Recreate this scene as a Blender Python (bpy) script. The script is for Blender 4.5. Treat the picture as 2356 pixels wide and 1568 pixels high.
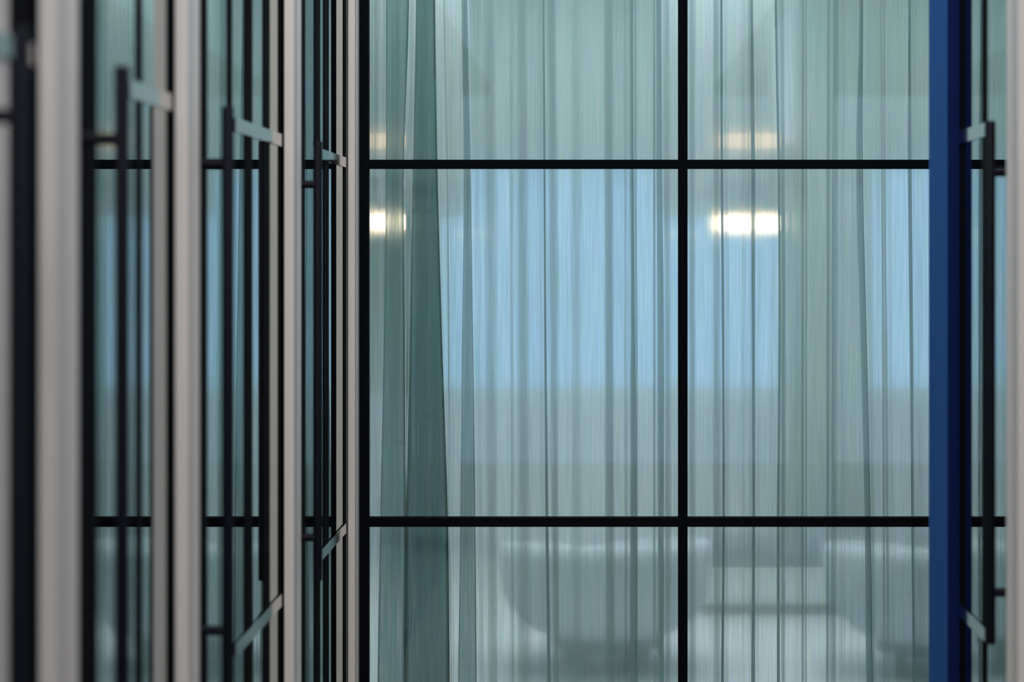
import bpy, bmesh, math, random
from mathutils import Vector
random.seed(7)
S = bpy.context.scene
C = S.collection
for o in list(bpy.data.objects): bpy.data.objects.remove(o)

# ------------------------------------------------------------------ camera
EYE = 1.75
F = 5000.0                       # focal length in photo pixels
cd = bpy.data.cameras.new('camera'); cam = bpy.data.objects.new('camera', cd); C.objects.link(cam)
cam.location = (0, 0, EYE); cam.rotation_euler = (math.radians(90), 0, 0)
cd.sensor_width = 36.0; cd.lens = F / 2356 * 36.0
cd.shift_x = -(1372 - 1178) / 2356; cd.shift_y = -(784 - 572) / 2356
cd.clip_start = 0.05; cd.clip_end = 200
cd.dof.use_dof = True; cd.dof.focus_distance = 7.42; cd.dof.aperture_fstop = 2.2
S.camera = cam

# ------------------------------------------------------------------ world
w = bpy.data.worlds.new('world'); S.world = w; w.use_nodes = True
bg = w.node_tree.nodes['Background']
bg.inputs[0].default_value = (0.63, 0.83, 1.14, 1); bg.inputs[1].default_value = 0.92
S.view_settings.view_transform = 'Standard'; S.view_settings.look = 'None'
S.view_settings.gamma = 1; S.view_settings.exposure = 0.0
S.view_settings.use_curve_mapping = False
S.cycles.transparent_max_bounces = 32
S.cycles.max_bounces = 14
S.cycles.transmission_bounces = 12

# added fill lights for the room behind the curtain, unseen above the frame
def area(name, loc, sx, sy, power, col):
    l = bpy.data.lights.new(name, 'AREA'); l.shape = 'RECTANGLE'; l.size = sx; l.size_y = sy
    l.energy = power; l.color = col
    o = bpy.data.objects.new(name, l); C.objects.link(o); o.location = loc
    return o
area('room_fill', (0.5, 9.0, 3.42), 3.6, 1.6, 112, (0.96, 0.96, 1.0))
area('room_fill', (0.5, 11.4, 3.42), 3.6, 0.9, 56, (0.96, 0.95, 0.96))
# added soft warm fill to brighten the grey posts, high behind the camera
o = area('passage_fill', (0.0, -3.0, 6.8), 3.0, 2.0, 455, (1.0, 0.91, 0.82)); o.rotation_euler = (math.radians(52), 0, 0)

area('passage_fill', (0.05, 3.6, 6.0), 1.2, 4.5, 235, (1.0, 0.87, 0.74))  # added overhead fill for the passage-facing sides of the posts

# ------------------------------------------------------------------ materials
def mat(name, col, rough=0.6, spec=0.3, metal=0.0, bump=0.0, bscale=60, var=0.0):
    m = bpy.data.materials.new(name); m.use_nodes = True
    nt = m.node_tree; p = nt.nodes['Principled BSDF']
    p.inputs['Base Color'].default_value = (*col, 1); p.inputs['Roughness'].default_value = rough
    p.inputs['Specular IOR Level'].default_value = spec; p.inputs['Metallic'].default_value = metal
    if bump or var:
        tc = nt.nodes.new('ShaderNodeTexCoord'); n = nt.nodes.new('ShaderNodeTexNoise')
        n.inputs['Scale'].default_value = bscale; n.inputs['Detail'].default_value = 4
        nt.links.new(tc.outputs['Object'], n.inputs['Vector'])
        if bump:
            b = nt.nodes.new('ShaderNodeBump'); b.inputs['Strength'].default_value = bump
            b.inputs['Distance'].default_value = 0.002
            nt.links.new(n.outputs['Fac'], b.inputs['Height']); nt.links.new(b.outputs[0], p.inputs['Normal'])
        if var:
            r = nt.nodes.new('ShaderNodeMix'); r.data_type = 'RGBA'
            r.inputs[6].default_value = (*[c * (1 - var) for c in col], 1)
            r.inputs[7].default_value = (*[min(1, c * (1 + var)) for c in col], 1)
            nt.links.new(n.outputs['Fac'], r.inputs[0]); nt.links.new(r.outputs[2], p.inputs['Base Color'])
    return m
def emis(name, col, s):
    m = bpy.data.materials.new(name); m.use_nodes = True; nt = m.node_tree; nt.nodes.clear()
    e = nt.nodes.new('ShaderNodeEmission'); e.inputs[0].default_value = (*col, 1); e.inputs[1].default_value = s
    o = nt.nodes.new('ShaderNodeOutputMaterial'); nt.links.new(e.outputs[0], o.inputs[0]); return m
def glass(name, ior, tint, base, rough=0.0, refl=(1, 1, 1)):
    """thin pane: clear / tinted see-through plus Fresnel reflection (+ a reflective solar coating)"""
    m = bpy.data.materials.new(name); m.use_nodes = True; nt = m.node_tree; nt.nodes.clear()
    t = nt.nodes.new('ShaderNodeBsdfTransparent'); t.inputs[0].default_value = (*tint, 1)
    g = nt.nodes.new('ShaderNodeBsdfAnisotropic'); g.inputs['Roughness'].default_value = rough
    g.inputs['Color'].default_value = (*refl, 1)
    f = nt.nodes.new('ShaderNodeFresnel'); f.inputs['IOR'].default_value = ior
    a = nt.nodes.new('ShaderNodeMath'); a.operation = 'MULTIPLY_ADD'; a.use_clamp = True
    a.inputs[1].default_value = 1 - base; a.inputs[2].default_value = base
    mx = nt.nodes.new('ShaderNodeMixShader'); o = nt.nodes.new('ShaderNodeOutputMaterial')
    nt.links.new(f.outputs[0], a.inputs[0]); nt.links.new(a.outputs[0], mx.inputs[0])
    nt.links.new(t.outputs[0], mx.inputs[1]); nt.links.new(g.outputs[0], mx.inputs[2])
    nt.links.new(mx.outputs[0], o.inputs[0]); return m

M = dict(
    black=mat('black_powder_coat', (0.0018, 0.0024, 0.004), 0.8, 0.03, bump=0.1, bscale=400),
    handle=mat('handle_black', (0.004, 0.005, 0.009), 0.6, 0.10),
    grey=mat('grey_aluminium_paint', (0.51, 0.488, 0.465), 0.55, 0.25, bump=0.08, bscale=300, var=0.02),
    greyhi=mat('grey_edge_highlight', (0.66, 0.62, 0.585), 0.4, 0.35),
    blue=mat('blue_paint', (0.020, 0.095, 0.30), 0.8, 0.04, bump=0.1, bscale=250, var=0.05),
    navy=mat('navy_front', (0.0005, 0.007, 0.05), 0.8, 0.1),
    rail=glass('polished_rail', 2.2, (0.02, 0.02, 0.02), 0.52, 0.10),
    darkwall=mat('dark_wall', (0.02, 0.034, 0.038), 0.9, 0.05, var=0.2, bscale=8),
    paving=mat('paving', (0.20, 0.19, 0.18), 0.8, 0.2, bump=0.4, bscale=30, var=0.15),
    wall=mat('room_wall', (0.43, 0.50, 0.48), 0.9, 0.1, var=0.04, bscale=3),
    lowwall=mat('room_dado', (0.63, 0.69, 0.73), 0.85, 0.1, var=0.05, bscale=3),
    soffit=mat('soffit_board', (0.42, 0.46, 0.46), 0.85, 0.1),
    ceil=mat('room_ceiling', (0.70, 0.72, 0.70), 0.9, 0.1),
    rfloor=mat('room_floor', (0.62, 0.64, 0.66), 0.5, 0.3, var=0.06, bscale=4),
    doorglass=glass('reflective_door_glass', 1.9, (0.05, 0.08, 0.09), 0.34, 0.0, (0.93, 1, 1)),
    clear=glass('facade_glass', 1.45, (0.93, 0.985, 0.98), 0.0),
    lamp=emis('warm_lamp_glow', (1.0, 0.68, 0.44), 8.0),
    lampdim=emis('warm_ring_glow', (1.0, 0.68, 0.46), 1.7),
    metal=mat('dark_metal', (0.03, 0.03, 0.035), 0.4, 0.4, metal=0.6),
    fab=mat('charcoal_fabric', (0.26, 0.30, 0.33), 0.95, 0.05, bump=0.4, bscale=500, var=0.2),
    fab2=mat('grey_fabric', (0.60, 0.67, 0.71), 0.95, 0.05, bump=0.4, bscale=500, var=0.15),
    pale=mat('pale_lacquer', (0.62, 0.66, 0.66), 0.4, 0.3),
    thread=None)

def curtain_material():
    m = bpy.data.materials.new('sheer_teal_voile'); m.use_nodes = True; nt = m.node_tree; nt.nodes.clear()
    N = nt.nodes.new; L = nt.links.new
    geo = N('ShaderNodeNewGeometry'); dot = N('ShaderNodeVectorMath'); dot.operation = 'DOT_PRODUCT'
    L(geo.outputs['Incoming'], dot.inputs[0]); L(geo.outputs['Normal'], dot.inputs[1])
    ab = N('ShaderNodeMath'); ab.operation = 'ABSOLUTE'; L(dot.outputs['Value'], ab.inputs[0])
    mxm = N('ShaderNodeMath'); mxm.operation = 'MAXIMUM'; mxm.inputs[1].default_value = 0.36; L(ab.outputs[0], mxm.inputs[0])
    inv = N('ShaderNodeMath'); inv.operation = 'DIVIDE'; inv.inputs[0].default_value = 1.0; L(mxm.outputs[0], inv.inputs[1])
    # threads: fine vertical stripes of the weave, a little coloured
    uv = N('ShaderNodeUVMap'); uv.uv_map = 'UVMap'
    mp = N('ShaderNodeMapping'); mp.inputs['Scale'].default_value = (1.0, 0.016, 1); L(uv.outputs[0], mp.inputs[0])
    no = N('ShaderNodeTexNoise'); no.noise_dimensions = '2D'; no.inputs['Scale'].default_value = 210; no.inputs['Detail'].default_value = 2
    L(mp.outputs[0], no.inputs['Vector'])
    # open gaps of the weave: base transparency per layer
    th = N('ShaderNodeMath'); th.operation = 'MULTIPLY_ADD'; th.inputs[1].default_value = 0.40; th.inputs[2].default_value = 0.56 - 0.20
    L(no.outputs['Fac'], th.inputs[0])
    pw = N('ShaderNodeMath'); pw.operation = 'POWER'; L(th.outputs[0], pw.inputs[0]); L(inv.outputs[0], pw.inputs[1])
    op = N('ShaderNodeMath'); op.operation = 'SUBTRACT'; op.inputs[0].default_value = 1.0; op.use_clamp = True; L(pw.outputs[0], op.inputs[1])
    cm = N('ShaderNodeMix'); cm.data_type = 'RGBA'; cm.inputs[0].default_value = 0.28
    cm.inputs[6].default_value = (0.93, 1.0, 1.02, 1); L(no.outputs['Color'], cm.inputs[7])
    tr = N('ShaderNodeBsdfTransparent'); L(cm.outputs[2], tr.inputs[0])
    br = N('ShaderNodeVectorMath'); br.operation = 'SCALE'; br.inputs['Scale'].default_value = 1.17; L(cm.outputs[2], br.inputs[0]); L(br.outputs[0], tr.inputs[0])
    df = N('ShaderNodeBsdfDiffuse'); df.inputs[0].default_value = (0.11, 0.165, 0.160, 1)
    tl = N('ShaderNodeBsdfTranslucent'); tl.inputs[0].default_value = (0.13, 0.18, 0.175, 1)
    ad = N('ShaderNodeAddShader'); L(df.outputs[0], ad.inputs[0]); L(tl.outputs[0], ad.inputs[1])
    mx = N('ShaderNodeMixShader'); rf = N('ShaderNodeBsdfRefraction'); rf.inputs['IOR'].default_value = 1.025; rf.inputs['Roughness'].default_value = 0.85
    L(br.outputs[0], rf.inputs['Color'])
    ms = N('ShaderNodeMixShader'); ms.inputs[0].default_value = 0.75; L(tr.outputs[0], ms.inputs[1]); L(rf.outputs[0], ms.inputs[2])
    L(op.outputs[0], mx.inputs[0]); L(ms.outputs[0], mx.inputs[1]); L(ad.outputs[0], mx.inputs[2])
    o = N('ShaderNodeOutputMaterial'); L(mx.outputs[0], o.inputs[0]); return m
M['curtain'] = curtain_material()

# ------------------------------------------------------------------ helpers
def link(name, bm, m, parent=None, smooth=False, bevel=0.0):
    me = bpy.data.meshes.new(name); bm.normal_update(); bm.to_mesh(me); bm.free()
    me.materials.append(m)
    if smooth:
        for p in me.polygons: p.use_smooth = True
    o = bpy.data.objects.new(name, me); C.objects.link(o)
    if parent: o.parent = parent
    if bevel:
        b = o.modifiers.new('bevel', 'BEVEL'); b.width = bevel; b.segments = 2; b.limit_method = 'ANGLE'
    return o
def box(bm, x0, x1, y0, y1, z0, z1):
    x0, x1 = sorted((x0, x1)); y0, y1 = sorted((y0, y1)); z0, z1 = sorted((z0, z1))
    v = [bm.verts.new(c) for c in ((x0,y0,z0),(x1,y0,z0),(x1,y1,z0),(x0,y1,z0),(x0,y0,z1),(x1,y0,z1),(x1,y1,z1),(x0,y1,z1))]
    for f in ((0,3,2,1),(4,5,6,7),(0,1,5,4),(1,2,6,5),(2,3,7,6),(3,0,4,7)): bm.faces.new([v[i] for i in f])
def bx(name, m, x0, x1, y0, y1, z0, z1, parent=None, bevel=0.0):
    bm = bmesh.new(); box(bm, x0, x1, y0, y1, z0, z1); return link(name, bm, m, parent, bevel=bevel)
def tube(bm, a, b, r, r2=None, n=20):
    a, b = Vector(a), Vector(b); r2 = r if r2 is None else r2
    d = (b - a).normalized(); u = d.orthogonal().normalized(); v = d.cross(u)
    A = [bm.verts.new(a + (u*math.cos(t)+v*math.sin(t))*r) for t in [2*math.pi*i/n for i in range(n)]]
    B = [bm.verts.new(b + (u*math.cos(t)+v*math.sin(t))*r2) for t in [2*math.pi*i/n for i in range(n)]]
    for i in range(n): bm.faces.new((A[i], A[(i+1)%n], B[(i+1)%n], B[i]))
    bm.faces.new(A[::-1]); bm.faces.new(B)
def empty(name, loc=(0,0,0)):
    o = bpy.data.objects.new(name, None); C.objects.link(o); o.location = loc; o.empty_display_size = 0.1; return o
def tag(o, label=None, cat=None, group=None, kind=None):
    if label: o['label'] = label
    if cat: o['category'] = cat
    if group: o['group'] = group
    if kind: o['kind'] = kind
    return o
def X(px, Y): return (px - 1372) * Y / F
def Z(py, Y): return EYE - (py - 572) * Y / F

TOP = 3.0
LW, RW = -0.838, 0.940         # glass planes of the left and right wall
HT, HB = 0.294, -0.908         # handle ends above / below eye level
RAILS = (0.2870, -0.9290)      # centres of the horizontal bars
YF = 7.38                      # plane of the end facade

# ------------------------------------------------------------------ ground and enclosing walls
tag(bx('floor', M['paving'], -2.6, 3.4, -3.0, 7.42, -0.12, 0.0), kind='structure')
tag(bx('wall_left', M['darkwall'], -2.6, -2.5, -3.0, YF, 0, TOP + .1), kind='structure')
tag(bx('wall_right', M['darkwall'], 3.3, 3.4, -3.0, YF, 0, TOP + .1), kind='structure')
tag(bx('ceiling_left', M['darkwall'], -2.6, LW - .03, -3.0, YF, TOP, TOP + .1), kind='structure')
tag(bx('ceiling_right', M['darkwall'], RW + .03, 3.3, -3.0, 5.9, TOP, TOP + .1), kind='structure')
tag(bx('wall_back_left', M['darkwall'], -2.5, LW - .03, YF - .02, YF + .08, 0, TOP), kind='structure')

# ------------------------------------------------------------------ glazed doors along the passage
door_n = [0]
def handle(parent, side, y):
    px = LW + .0745 if side < 0 else RW - .0365
    px = -0.763 if side < 0 else 0.906
    bm = bmesh.new(); tube(bm, (px, y, EYE + HB), (px, y, EYE + HT), 0.0125)
    h = link('handle', bm, M['handle'], parent, bevel=0.002)
    for p in h.data.polygons: p.use_smooth = len(p.vertices) == 4
    wall = LW if side < 0 else RW
    for zz in (0.176, -0.790):
        bm = bmesh.new(); tube(bm, (px, y, EYE + zz), (wall, y, EYE + zz), 0.0105)
        link('standoff', bm, M['handle'], h)
    return h
def door(side, y0, y1, stiles, hy, ra=None):
    """one glazed door: glass leaf, matt black upright stiles, two polished cross rails, bar handle"""
    door_n[0] += 1
    w_ = LW if side < 0 else RW
    d = empty('door_%d' % door_n[0], (w_, y0, 0)); tag(d, kind='structure')
    def pb(name, m, a, b, z0, z1, t0, t1, bevel=0):
        o = bx(name, m, side * t0, side * t1, a - y0, b - y0, z0, z1, d, bevel); return o
    pb('glass_pane', M['doorglass'], y0, y1, 0.02, TOP - .03, 0.0, 0.010)
    for a, b in stiles:
        pb('stile', M['black'], a, b, 0.0, TOP - .01, -0.0025, 0.030)
    pb('top_rail', M['black'], y0, y1, TOP - .09, TOP - .005, -0.002, 0.030)
    pb('bottom_rail', M['black'], y0, y1, 0.0, 0.10, -0.002, 0.030)
    for r in RAILS:
        pb('cross_rail', M['rail'], ra or y0, y1, EYE + r - .0165, EYE + r + .0165, -0.0055, -0.0028)
    if hy:
        h = handle(d, side, hy); h.location = (-w_, -y0, 0)
    return d
def yl(px): return -LW * F / (1372 - px)
def yr(px): return RW * F / (px - 1372)
# left wall, near to far
door(-1, 2.10, 3.225, [(2.10, 2.16), (3.089, 3.225)], 2.885, 2.95)
door(-1, 3.375, 4.270, [(3.375, yl(221)), (yl(313), yl(325)), (yl(386), 4.270)], 3.497, yl(296))
door(-1, 4.405, 5.765, [(4.405, yl(475)), (yl(523), yl(532)), (yl(562), yl(579)), (yl(605), yl(619)), (yl(642), 5.765)], 4.500, yl(538))
door(-1, 5.920, 7.255, [(5.920, yl(700.5)), (yl(723), yl(735)), (yl(744.5), yl(755)), (yl(790), 7.255)], 5.952, yl(724))
d1 = bpy.data.objects['door_1']
bx('grey_strip', M['grey'], .003, -.02, .80, .987, 0.1, TOP - .09, d1)
# right wall
door(1, 4.800, 5.610, [(4.80, yr(2319)), (yr(2270), yr(2261)), (yr(2220), 5.610)], 5.000, yr(2274))
door(1, 3.10, 4.640, [(3.10, 3.2), (4.50, 4.640)], None)

# grey jamb posts standing proud of the glass
def post(n, side, y0, y1, wall, out):
    bm = bmesh.new(); box(bm, wall + side * -.0085, wall - side * out, y0, y1, 0, TOP)
    o = link('trim_%d' % n, bm, M['grey'], bevel=0.0015); tag(o, kind='structure')
    bxo = bx('edge_highlight', M['greyhi'], wall - side * (out - .0005), wall - side * (out + .0006), y1 - .058, y1 - .002, 0, TOP, o)  # lighter strip paints the bright highlight along the post's far edge
    return o
post(1, -1, 3.233, 3.373, LW, .034)
post(2, -1, 4.278, 4.402, LW, .034)
post(3, -1, 5.774, 5.918, LW, .034)
post(4, -1, 7.263, 7.376, LW, .031)
post(5, 1, 4.655, 4.79, RW, .036)
post(6, -1, 2.00, 2.09, LW, .034)

# blue post on the right
o = bx('corner_post', M['blue'], RW + .03, RW - .032, 5.625, 5.935, 0, TOP, bevel=0.001)
tag(o, 'tall blue painted corner post at the far end of the right glass wall', 'post')
bx('front_face', M['navy'], RW + .03, RW - .0315, 5.620, 5.6255, 0, TOP, o)['label'] = 'dark navy front face'  # thin front sheet in a darker navy than the post's blue side

# ------------------------------------------------------------------ end facade: black grid, clear panes
fac = empty('window_1', (0, YF, 0)); tag(fac, kind='structure')
ppm = F / YF
XR = 2.62
def fx(px): return (px - 1372) / ppm
uprights = [(827, 847), (1561, 1582), (2296, 2317), (3031, 3052)]
for a, b in uprights:
    bx('upright', M['black'], fx(a), fx(b), 0, .05, 0, TOP, fac)
for r0, r1 in ((367, 387.5), (1191, 1211.5)):
    bx('crossbar', M['black'], fx(845), XR, .001, .049, EYE - (r1 - 572) / ppm, EYE - (r0 - 572) / ppm, fac)
bx('crossbar', M['black'], fx(845), XR, .001, .049, 0, .06, fac)
bx('crossbar', M['black'], fx(845), XR, .001, .049, TOP - .08, TOP, fac)
zs = [.06, EYE - (1201 - 572) / ppm, EYE - (377 - 572) / ppm, TOP - .08]
for i in range(3):
    a, b = uprights[i][1], uprights[i + 1][0]
    for k in range(3):
        bx('glass_pane', M['clear'], fx(a) - .004, fx(b) + .004, .024, .028, zs[k], zs[k + 1], fac)
tag(bx('wall_facade_right', M['darkwall'], XR, 3.4, YF, YF + .1, 0, TOP), kind='structure')

# ------------------------------------------------------------------ the sheer curtain
LV = [0, 390, 784, 1190, 1568]
YC = 7.535
K = []                     # control points: (x at five heights, depth in mm)
def k(a, b, c, d, e, dep): K.append(((a, b, c, d, e), dep * 1.6))
def kk(x, dep, dx=0): k(x, x + dx*.25, x + dx*.5, x + dx*.75, x + dx, dep)
def rep(lst, dep):         # three layers between two edges: there, back and there again
    (l, r) = lst
    k(*r, dep); k(*l, dep + 14); k(*r, dep + 26)
kk(800, 30); kk(826, 0)
k(853, 849, 846, 845, 845, -12)
k(868, 866, 862, 858, 855, -20)
L0 = (886, 885, 880, 872, 866); R0 = (941, 929, 931, 933, 931)
k(*L0, -20); k(*R0, 0); k(*L0, 26); k(*R0, 30)
L1 = (953, 946, 939, 931, 928); R1 = (997, 1003, 1014, 1027, 1031)
k(*L1, 22); k(*R1, 30); k(*L1, 44); k(*R1, 50); k(*L1, 64); k(*R1, 60)
k(1016, 1022, 1026, 1031, 1036, 54); k(1022, 1029, 1033, 1034.5, 1039, 20)
k(1042, 1046, 1048, 1046, 1046, 14)
L2 = (1061, 1066, 1062, 1058, 1053); R2 = (1075, 1082, 1088, 1093, 1096)
k(*L2, 12); k(*R2, 6); k(*L2, 20); k(*R2, 26)
kk(1104, 12, 14); kk(1142, 56, 6); kk(1166, 54, 6); kk(1180, 40, 4); kk(1218, -10, 8); kk(1236, -8, 6)
k(1248, 1250, 1252, 1255, 1259, 0)
k(1252, 1254.5, 1257, 1261, 1266, 18); k(1247.5, 1249.5, 1251.5, 1254, 1258, 22); k(1254, 1257, 1260, 1265, 1270, 26)
kk(1282, 66, 8); kk(1304, 70, 6); kk(1344, 34); kk(1366, 30); kk(1386, 26, 4)
kk(1412, -30, 6); kk(1432, -30, 4); kk(1444, -20)
L3 = (1451.5, 1451.5, 1451.5, 1450, 1450); R3 = (1456, 1457.5, 1461, 1464, 1464)
k(*R3, -6); k(*L3, 8); k(*R3, 16)
kk(1468, 30); kk(1490, 34); kk(1502, 32); kk(1508, 20, 3)
L4 = (1512, 1512, 1514, 1515, 1516); R4 = (1522, 1524, 1528, 1528, 1528)
k(*R4, 26); k(*L4, 36); k(*R4, 44); kk(1546, 14); kk(1566, 10); kk(1582, 14); kk(1606, 44); kk(1626, 46)
kk(1640, 42); kk(1657, 10, 5)
L5 = (1658, 1659, 1662, 1663, 1660); R5 = (1663, 1664, 1667, 1668, 1666)
k(*R5, 6); k(*L5, 14); k(*R5, 20); kk(1680, 30); kk(1705, 32); kk(1720, 22)
L6 = (1728, 1729, 1731, 1733, 1730); R6 = (1733, 1738, 1738, 1738, 1738)
k(*R6, 10); k(*L6, 18); k(*R6, 26); kk(1755, 34); kk(1772, 34)
L7 = (1784, 1791, 1793, 1789, 1789); R7 = (1790, 1796, 1798, 1796, 1797)
k(*R7, 30); k(*L7, 18); k(*R7, 6); kk(1806, -14); kk(1824, -16); kk(1842, -8); kk(1852, 12); kk(1860, 22); kk(1885, 26); kk(1902, 22)
kk(1914, 6, -6); kk(1930, -24, -6); kk(1944, -36, -4); kk(1956, -40)
L8 = (1975, 1967, 1977, 1986, 1989); R8 = (1981, 1981, 1990, 1998, 2003)
k(*R8, -34); k(*L8, -24); k(*R8, -14); kk(2012, 2, 4); kk(2026, 6, 6); kk(2034, 26, 8); kk(2044, 46, 10); kk(2060, 54, 8); kk(2080, 52, 8)
L9 = (2096, 2094, 2098, 2102, 2106); R9 = (2101, 2104, 2108, 2110, 2114)
k(*R9, 46); k(*L9, 36); k(*R9, 26); kk(2130, 12); kk(2150, 10); kk(2170, 30)
x = 2185
while x < 3080:
    kk(x, random.uniform(30, 55), 6); kk(x + 18, random.uniform(-30, 0), 6)
    kk(x + 24, 0, 6); kk(x + 18, 10, 8); kk(x + 26, 20, 8); kk(x + 50, random.uniform(10, 40)); x += random.uniform(62, 84)
def lerp_level(xs, py):
    py = max(-60, min(1640, py))
    for i in range(4):
        if py <= LV[i + 1] or i == 3:
            t = (py - LV[i]) / (LV[i + 1] - LV[i])
            t = max(-.15, min(1.2, t))
            # smooth (Catmull-Rom) interpolation down the drop
            p1, p2 = xs[i], xs[i + 1]; p0 = xs[i - 1] if i else p1; p3 = xs[i + 2] if i < 3 else p2
            return 0.5 * ((2*p1) + (-p0 + p2)*t + (2*p0 - 5*p1 + 4*p2 - p3)*t*t + (-p0 + 3*p1 - 3*p2 + p3)*t**3)
SUB = 9; ROWS = 54
zs_ = [0.015 + (TOP - .05) * j / ROWS for j in range(ROWS + 1)]
bm = bmesh.new(); uvl = bm.loops.layers.uv.new('UVMap'); grid = []; arc = []
for j, zz in enumerate(zs_):
    py = 572 - (zz - EYE) * F / YC
    row = []; s = 0; last = None; ar = []
    for i in range(len(K) - 1):
        xa, xb = lerp_level(K[i][0], py), lerp_level(K[i + 1][0], py)
        da, db = K[i][1], K[i + 1][1]
        for q in range(SUB):
            t = q / SUB; tt = t * t * (3 - 2 * t)
            px = xa + (xb - xa) * t; dd = da + (db - da) * tt
            if last is not None: s += math.hypot((px - last[0]) * 1.5, dd - last[1])
            last = (px, dd)
            dd2 = dd * (1 + .08 * math.sin(zz * 2.3 + i * .7)) + 1.2 * math.sin(i * 2.1 + zz * 1.6)
            row.append(bm.verts.new((X(px, YC), YC + dd2 / 1000, zz))); ar.append(s / 1000)
    grid.append(row); arc.append(ar)
n = len(grid[0])
for j in range(ROWS):
    for i in range(n - 1):
        f = bm.faces.new((grid[j][i], grid[j][i + 1], grid[j + 1][i + 1], grid[j + 1][i]))
        for lp, (jj, ii) in zip(f.loops, ((j, i), (j, i + 1), (j + 1, i + 1), (j + 1, i))):
            lp[uvl].uv = (arc[27][ii], zs_[jj])
cur = link('sheer_curtain', bm, M['curtain'], smooth=True)
tag(cur, 'floor length sheer teal voile curtain hanging in folds behind the black framed window', 'curtain')
# curtain track above the frame
bm = bmesh.new(); box(bm, fx(827), XR, YC - .02, YC + .03, TOP - .035, TOP - .002)
tk = link('curtain_track', bm, M['pale']); tk.parent = cur

# ------------------------------------------------------------------ the room behind the curtain
YB = 12.5; RX0, RX1 = -2.2, 3.6; RT = 3.45
tag(bx('wall_header', M['darkwall'], RX0, RX1, 7.44, 7.48, TOP, RT), kind='structure')
tag(bx('floor_room', M['rfloor'], RX0, RX1, 7.42, YB + .2, -.12, 0.0), kind='structure')
tag(bx('ceiling_room', M['ceil'], RX0, RX1, 7.44, YB + .2, RT, RT + .1), kind='structure')
tag(bx('wall_room_left', M['wall'], RX0 - .1, RX0, YF + .08, YB + .2, 0, RT), kind='structure')
tag(bx('wall_room_right', M['wall'], RX1, RX1 + .1, YF + .1, YB + .2, 0, RT), kind='structure')
tag(bx('wall_room_return', M['wall'], RX0, fx(826), YF + .08, YF + .1, 0, TOP), kind='structure')
def bX(px): return X(px, YB)
def bZ(py): return Z(py, YB)
wins = [(1000, 2560)]
tag(bx('wall_pier', M['wall'], X(1806, 11.0), X(1986, 11.0), 10.95, 11.25, 0, RT), kind='structure')
zt, zb = bZ(372), bZ(905)
bk = bmesh.new()
box(bk, RX0, RX1, YB, YB + .2, zt, RT)
edges = [RX0, bX(1000), bX(2560), RX1]
for i in (0, 2): box(bk, edges[i], edges[i + 1], YB, YB + .2, zb, zt)
tag(link('wall_back', bk, M['wall']), kind='structure')
tag(bx('wall_back_dado', M['lowwall'], RX0, RX1, YB - .02, YB + .2, 0, zb), kind='structure')
for i, (a, b) in enumerate(wins):
    wn = empty('window_%d' % (i + 2), (0, YB, 0)); tag(wn, kind='structure')
    bm = bmesh.new(); fw = .03
    box(bm, bX(a), bX(b), .06, .11, zt - fw, zt); box(bm, bX(a), bX(b), .06, .11, zb, zb + fw)
    box(bm, bX(a), bX(a) + fw, .06, .11, zb, zt); box(bm, bX(b) - fw, bX(b), .06, .11, zb, zt)
    link('window_frame', bm, M['pale'], wn)
    bx('window_pane', M['clear'], bX(a) + fw, bX(b) - fw, .083, .087, zb + fw, zt - fw, wn)
# dropped boards below the ceiling
tag(bx('trim_7', M['soffit'], RX0, X(1078, 11.6), 11.55, 11.65, Z(497, 11.6), RT), kind='structure')
tag(bx('trim_8', M['soffit'], X(1530, 11.6), X(1990, 11.6), 11.55, 11.65, Z(497, 11.6), RT), kind='structure')

# pendant lamps: bright wide drums in front, dimmer shallow rings hanging higher behind them
def pendant(px, py, Y, rad, hh, m, name, label, group):
    t = empty(name, (X(px, Y), Y, Z(py, Y))); zt_ = RT - t.location.z
    tag(t, label, 'lamp', group)
    bm = bmesh.new(); tube(bm, (0, 0, -hh), (0, 0, hh), rad, n=40); link('light_drum', bm, m, t)
    bm = bmesh.new(); tube(bm, (0, 0, hh), (0, 0, hh + .014), rad + .004, .05, n=40); link('drum_cap', bm, M['metal'], t)
    bm = bmesh.new(); tube(bm, (0, 0, hh + .014), (0, 0, zt_ - .02), .004); link('cord', bm, M['metal'], t)
    bm = bmesh.new(); tube(bm, (0, 0, zt_ - .03), (0, 0, zt_), .05); link('ceiling_rose', bm, M['metal'], t)
G1 = 'bright pendant lamps glowing through the curtain'; G2 = 'dim ring lamps high behind the curtain'
pendant(1722, 513, 9.0, .135, .030, M['lamp'], 'pendant_lamp', 'bright warm pendant lamp in the right middle pane of the facade', G1)
pendant(864, 511, 9.05, .125, .030, M['lamp'], 'pendant_lamp', 'bright warm pendant lamp at the left edge of the curtain beside the black upright', G1)
pendant(1726, 324, 10.3, .15, .030, M['lampdim'], 'ring_lamp', 'dim warm lamp in the right upper pane, above the bright one', G2)
pendant(866, 324, 10.3, .14, .030, M['lampdim'], 'ring_lamp', 'dim warm lamp in the left upper pane, above the bright one', G2)

# slim dark banner with pale bands hanging beside the right pendant
Yb = 10.75
t = empty('hanging_banner', (X(1808, Yb), Yb, Z(330, Yb)))
tag(t, 'slim dark hanging banner with two pale bands at the top of the right pane', 'banner')
bm = bmesh.new(); box(bm, -.045, .045, -.01, .01, 0, RT - t.location.z); link('banner_cloth', bm, M['fab2'], t)
for a, b in ((112, 92), (22, 3)):
    bm = bmesh.new(); box(bm, -.05, .05, -.016, .016, Z(a, Yb) - t.location.z, Z(b, Yb) - t.location.z); link('pale_band', bm, M['pale'], t)

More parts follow.
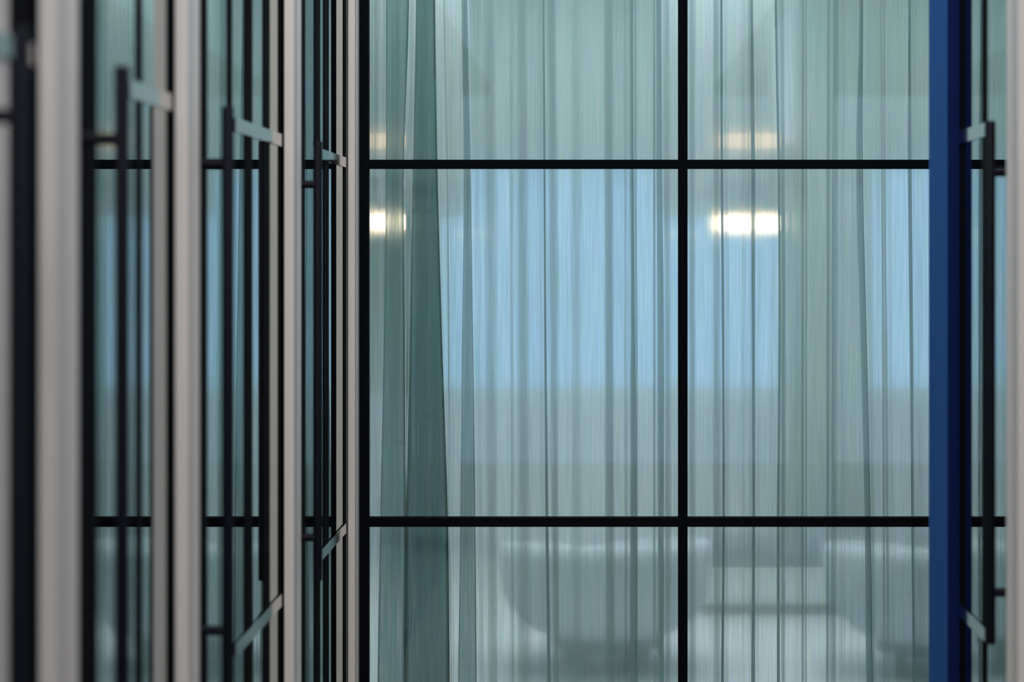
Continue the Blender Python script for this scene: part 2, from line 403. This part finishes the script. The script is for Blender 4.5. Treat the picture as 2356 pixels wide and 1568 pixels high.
# ------------------------------------------------------------------ lounge furniture seen as shadows through the voile
def revolve(bm, prof, n=48, a0=0.0, a1=360.0, ztop=None):
    """lathe of (radius, height) pairs; ztop(u) lowers the upper rim towards the open front"""
    full = abs(a1 - a0) >= 360; rows = []
    for i in range(n if full else n + 1):
        a = math.radians(a0 + (a1 - a0) * i / n); u = i / n
        k_ = ztop(u) if ztop else 1.0
        rows.append([bm.verts.new((math.cos(a) * r_, math.sin(a) * r_, z_ * k_ if z_ > .3 else z_)) for r_, z_ in prof])
    m_ = len(rows)
    for i in range(m_ if full else m_ - 1):
        A, B = rows[i], rows[(i + 1) % m_]
        for q in range(len(prof) - 1): bm.faces.new((A[q], B[q], B[q + 1], A[q + 1]))
    return rows
def bowl_chair(px, Y, rz, label):
    t = empty('bowl_chair', (X(px, Y), Y, 0)); t.rotation_euler.z = rz
    tag(t, label, 'chair', 'bowl chairs behind the curtain')
    top = lambda u: 1.0 - .20 * (2 * abs(((u + .75) % 1.0) - .5)) ** 2     # high back towards -Y, lower front
    bm = bmesh.new()
    revolve(bm, [(.10, .11), (.22, .125), (.32, .17), (.39, .24), (.43, .31), (.445, .40), (.45, .50), (.44, .545),
                 (.415, .55), (.40, .50), (.39, .40), (.36, .31), (.30, .27), (.10, .26)], ztop=top)
    link('shell', bm, M['fab2'], t, smooth=True)
    bm = bmesh.new(); revolve(bm, [(0.001, .27), (.20, .27), (.33, .29), (.345, .34), (.33, .375), (.20, .385), (0.001, .385)])
    link('seat_cushion', bm, M['fab'], t, smooth=True)
    bm = bmesh.new(); tube(bm, (0, 0, .09), (0, 0, .13), .24, .24, n=40); link('base_ring', bm, M['fab'], t)
    for sx in (-1, 1):
        for sy in (-1, 1):
            bm = bmesh.new(); tube(bm, (sx*.12, sy*.14, .10), (sx*.14, sy*.16, 0), .032, .024, n=16); link('leg', bm, M['fab'], t)
    return t
bowl_chair(1395, 9.15, .2, 'round bowl shaped lounge chair, a dim shadow left of the middle upright')
bowl_chair(2142, 9.05, -.2, 'round bowl shaped lounge chair, a dim shadow partly hidden by the blue post')

Yt = 11.0
bx0, bx1 = X(1590, Yt), X(2420, Yt); bxm = (bx0 + bx1) / 2; bw = (bx1 - bx0) / 2
Yt = 10.6
t = empty('low_bench', (bxm, Yt, 0)); tag(t, 'long pale low bench carrying dark cushions along the room wall', 'bench')
hb = Z(1292, Yt)
bm = bmesh.new(); box(bm, -bw, bw, -.22, .22, .05, hb); link('bench_body', bm, M['pale'], t, bevel=.01)
bm = bmesh.new(); box(bm, -bw + .05, bw - .05, -.18, .18, 0, .05); link('plinth', bm, M['metal'], t)
cw = bw * 2 / 4
for i, txt in enumerate(('just right of the black upright', 'second from the black upright', 'left of the blue post', 'behind the blue post')):
    bm = bmesh.new(); n = 24; rows = []
    for q in range(n + 1):
        u = -1 + 2 * q / n; h_ = .075 + .085 * math.cos(u * math.pi / 2) ** .8 if abs(u) < 1 else .075
        x_ = u * cw * .49
        rows.append([bm.verts.new((x_, y_, z_)) for y_, z_ in ((-.17, 0), (-.19, h_ * .5), (-.15, h_), (.15, h_), (.19, h_ * .5), (.17, 0))])
    for q in range(n):
        for e in range(6): bm.faces.new((rows[q][e], rows[q + 1][e], rows[q + 1][(e + 1) % 6], rows[q][(e + 1) % 6]))
    bm.faces.new(rows[0][::-1]); bm.faces.new(rows[-1])
    c_ = link('cushion', bm, M['fab'], smooth=False, bevel=.008); c_.location = (bx0 + cw * (i + .5), Yt, hb + .0095)
    tag(c_, 'dark humped cushion on the pale low bench, ' + txt, 'cushion', 'cushions on the low bench')
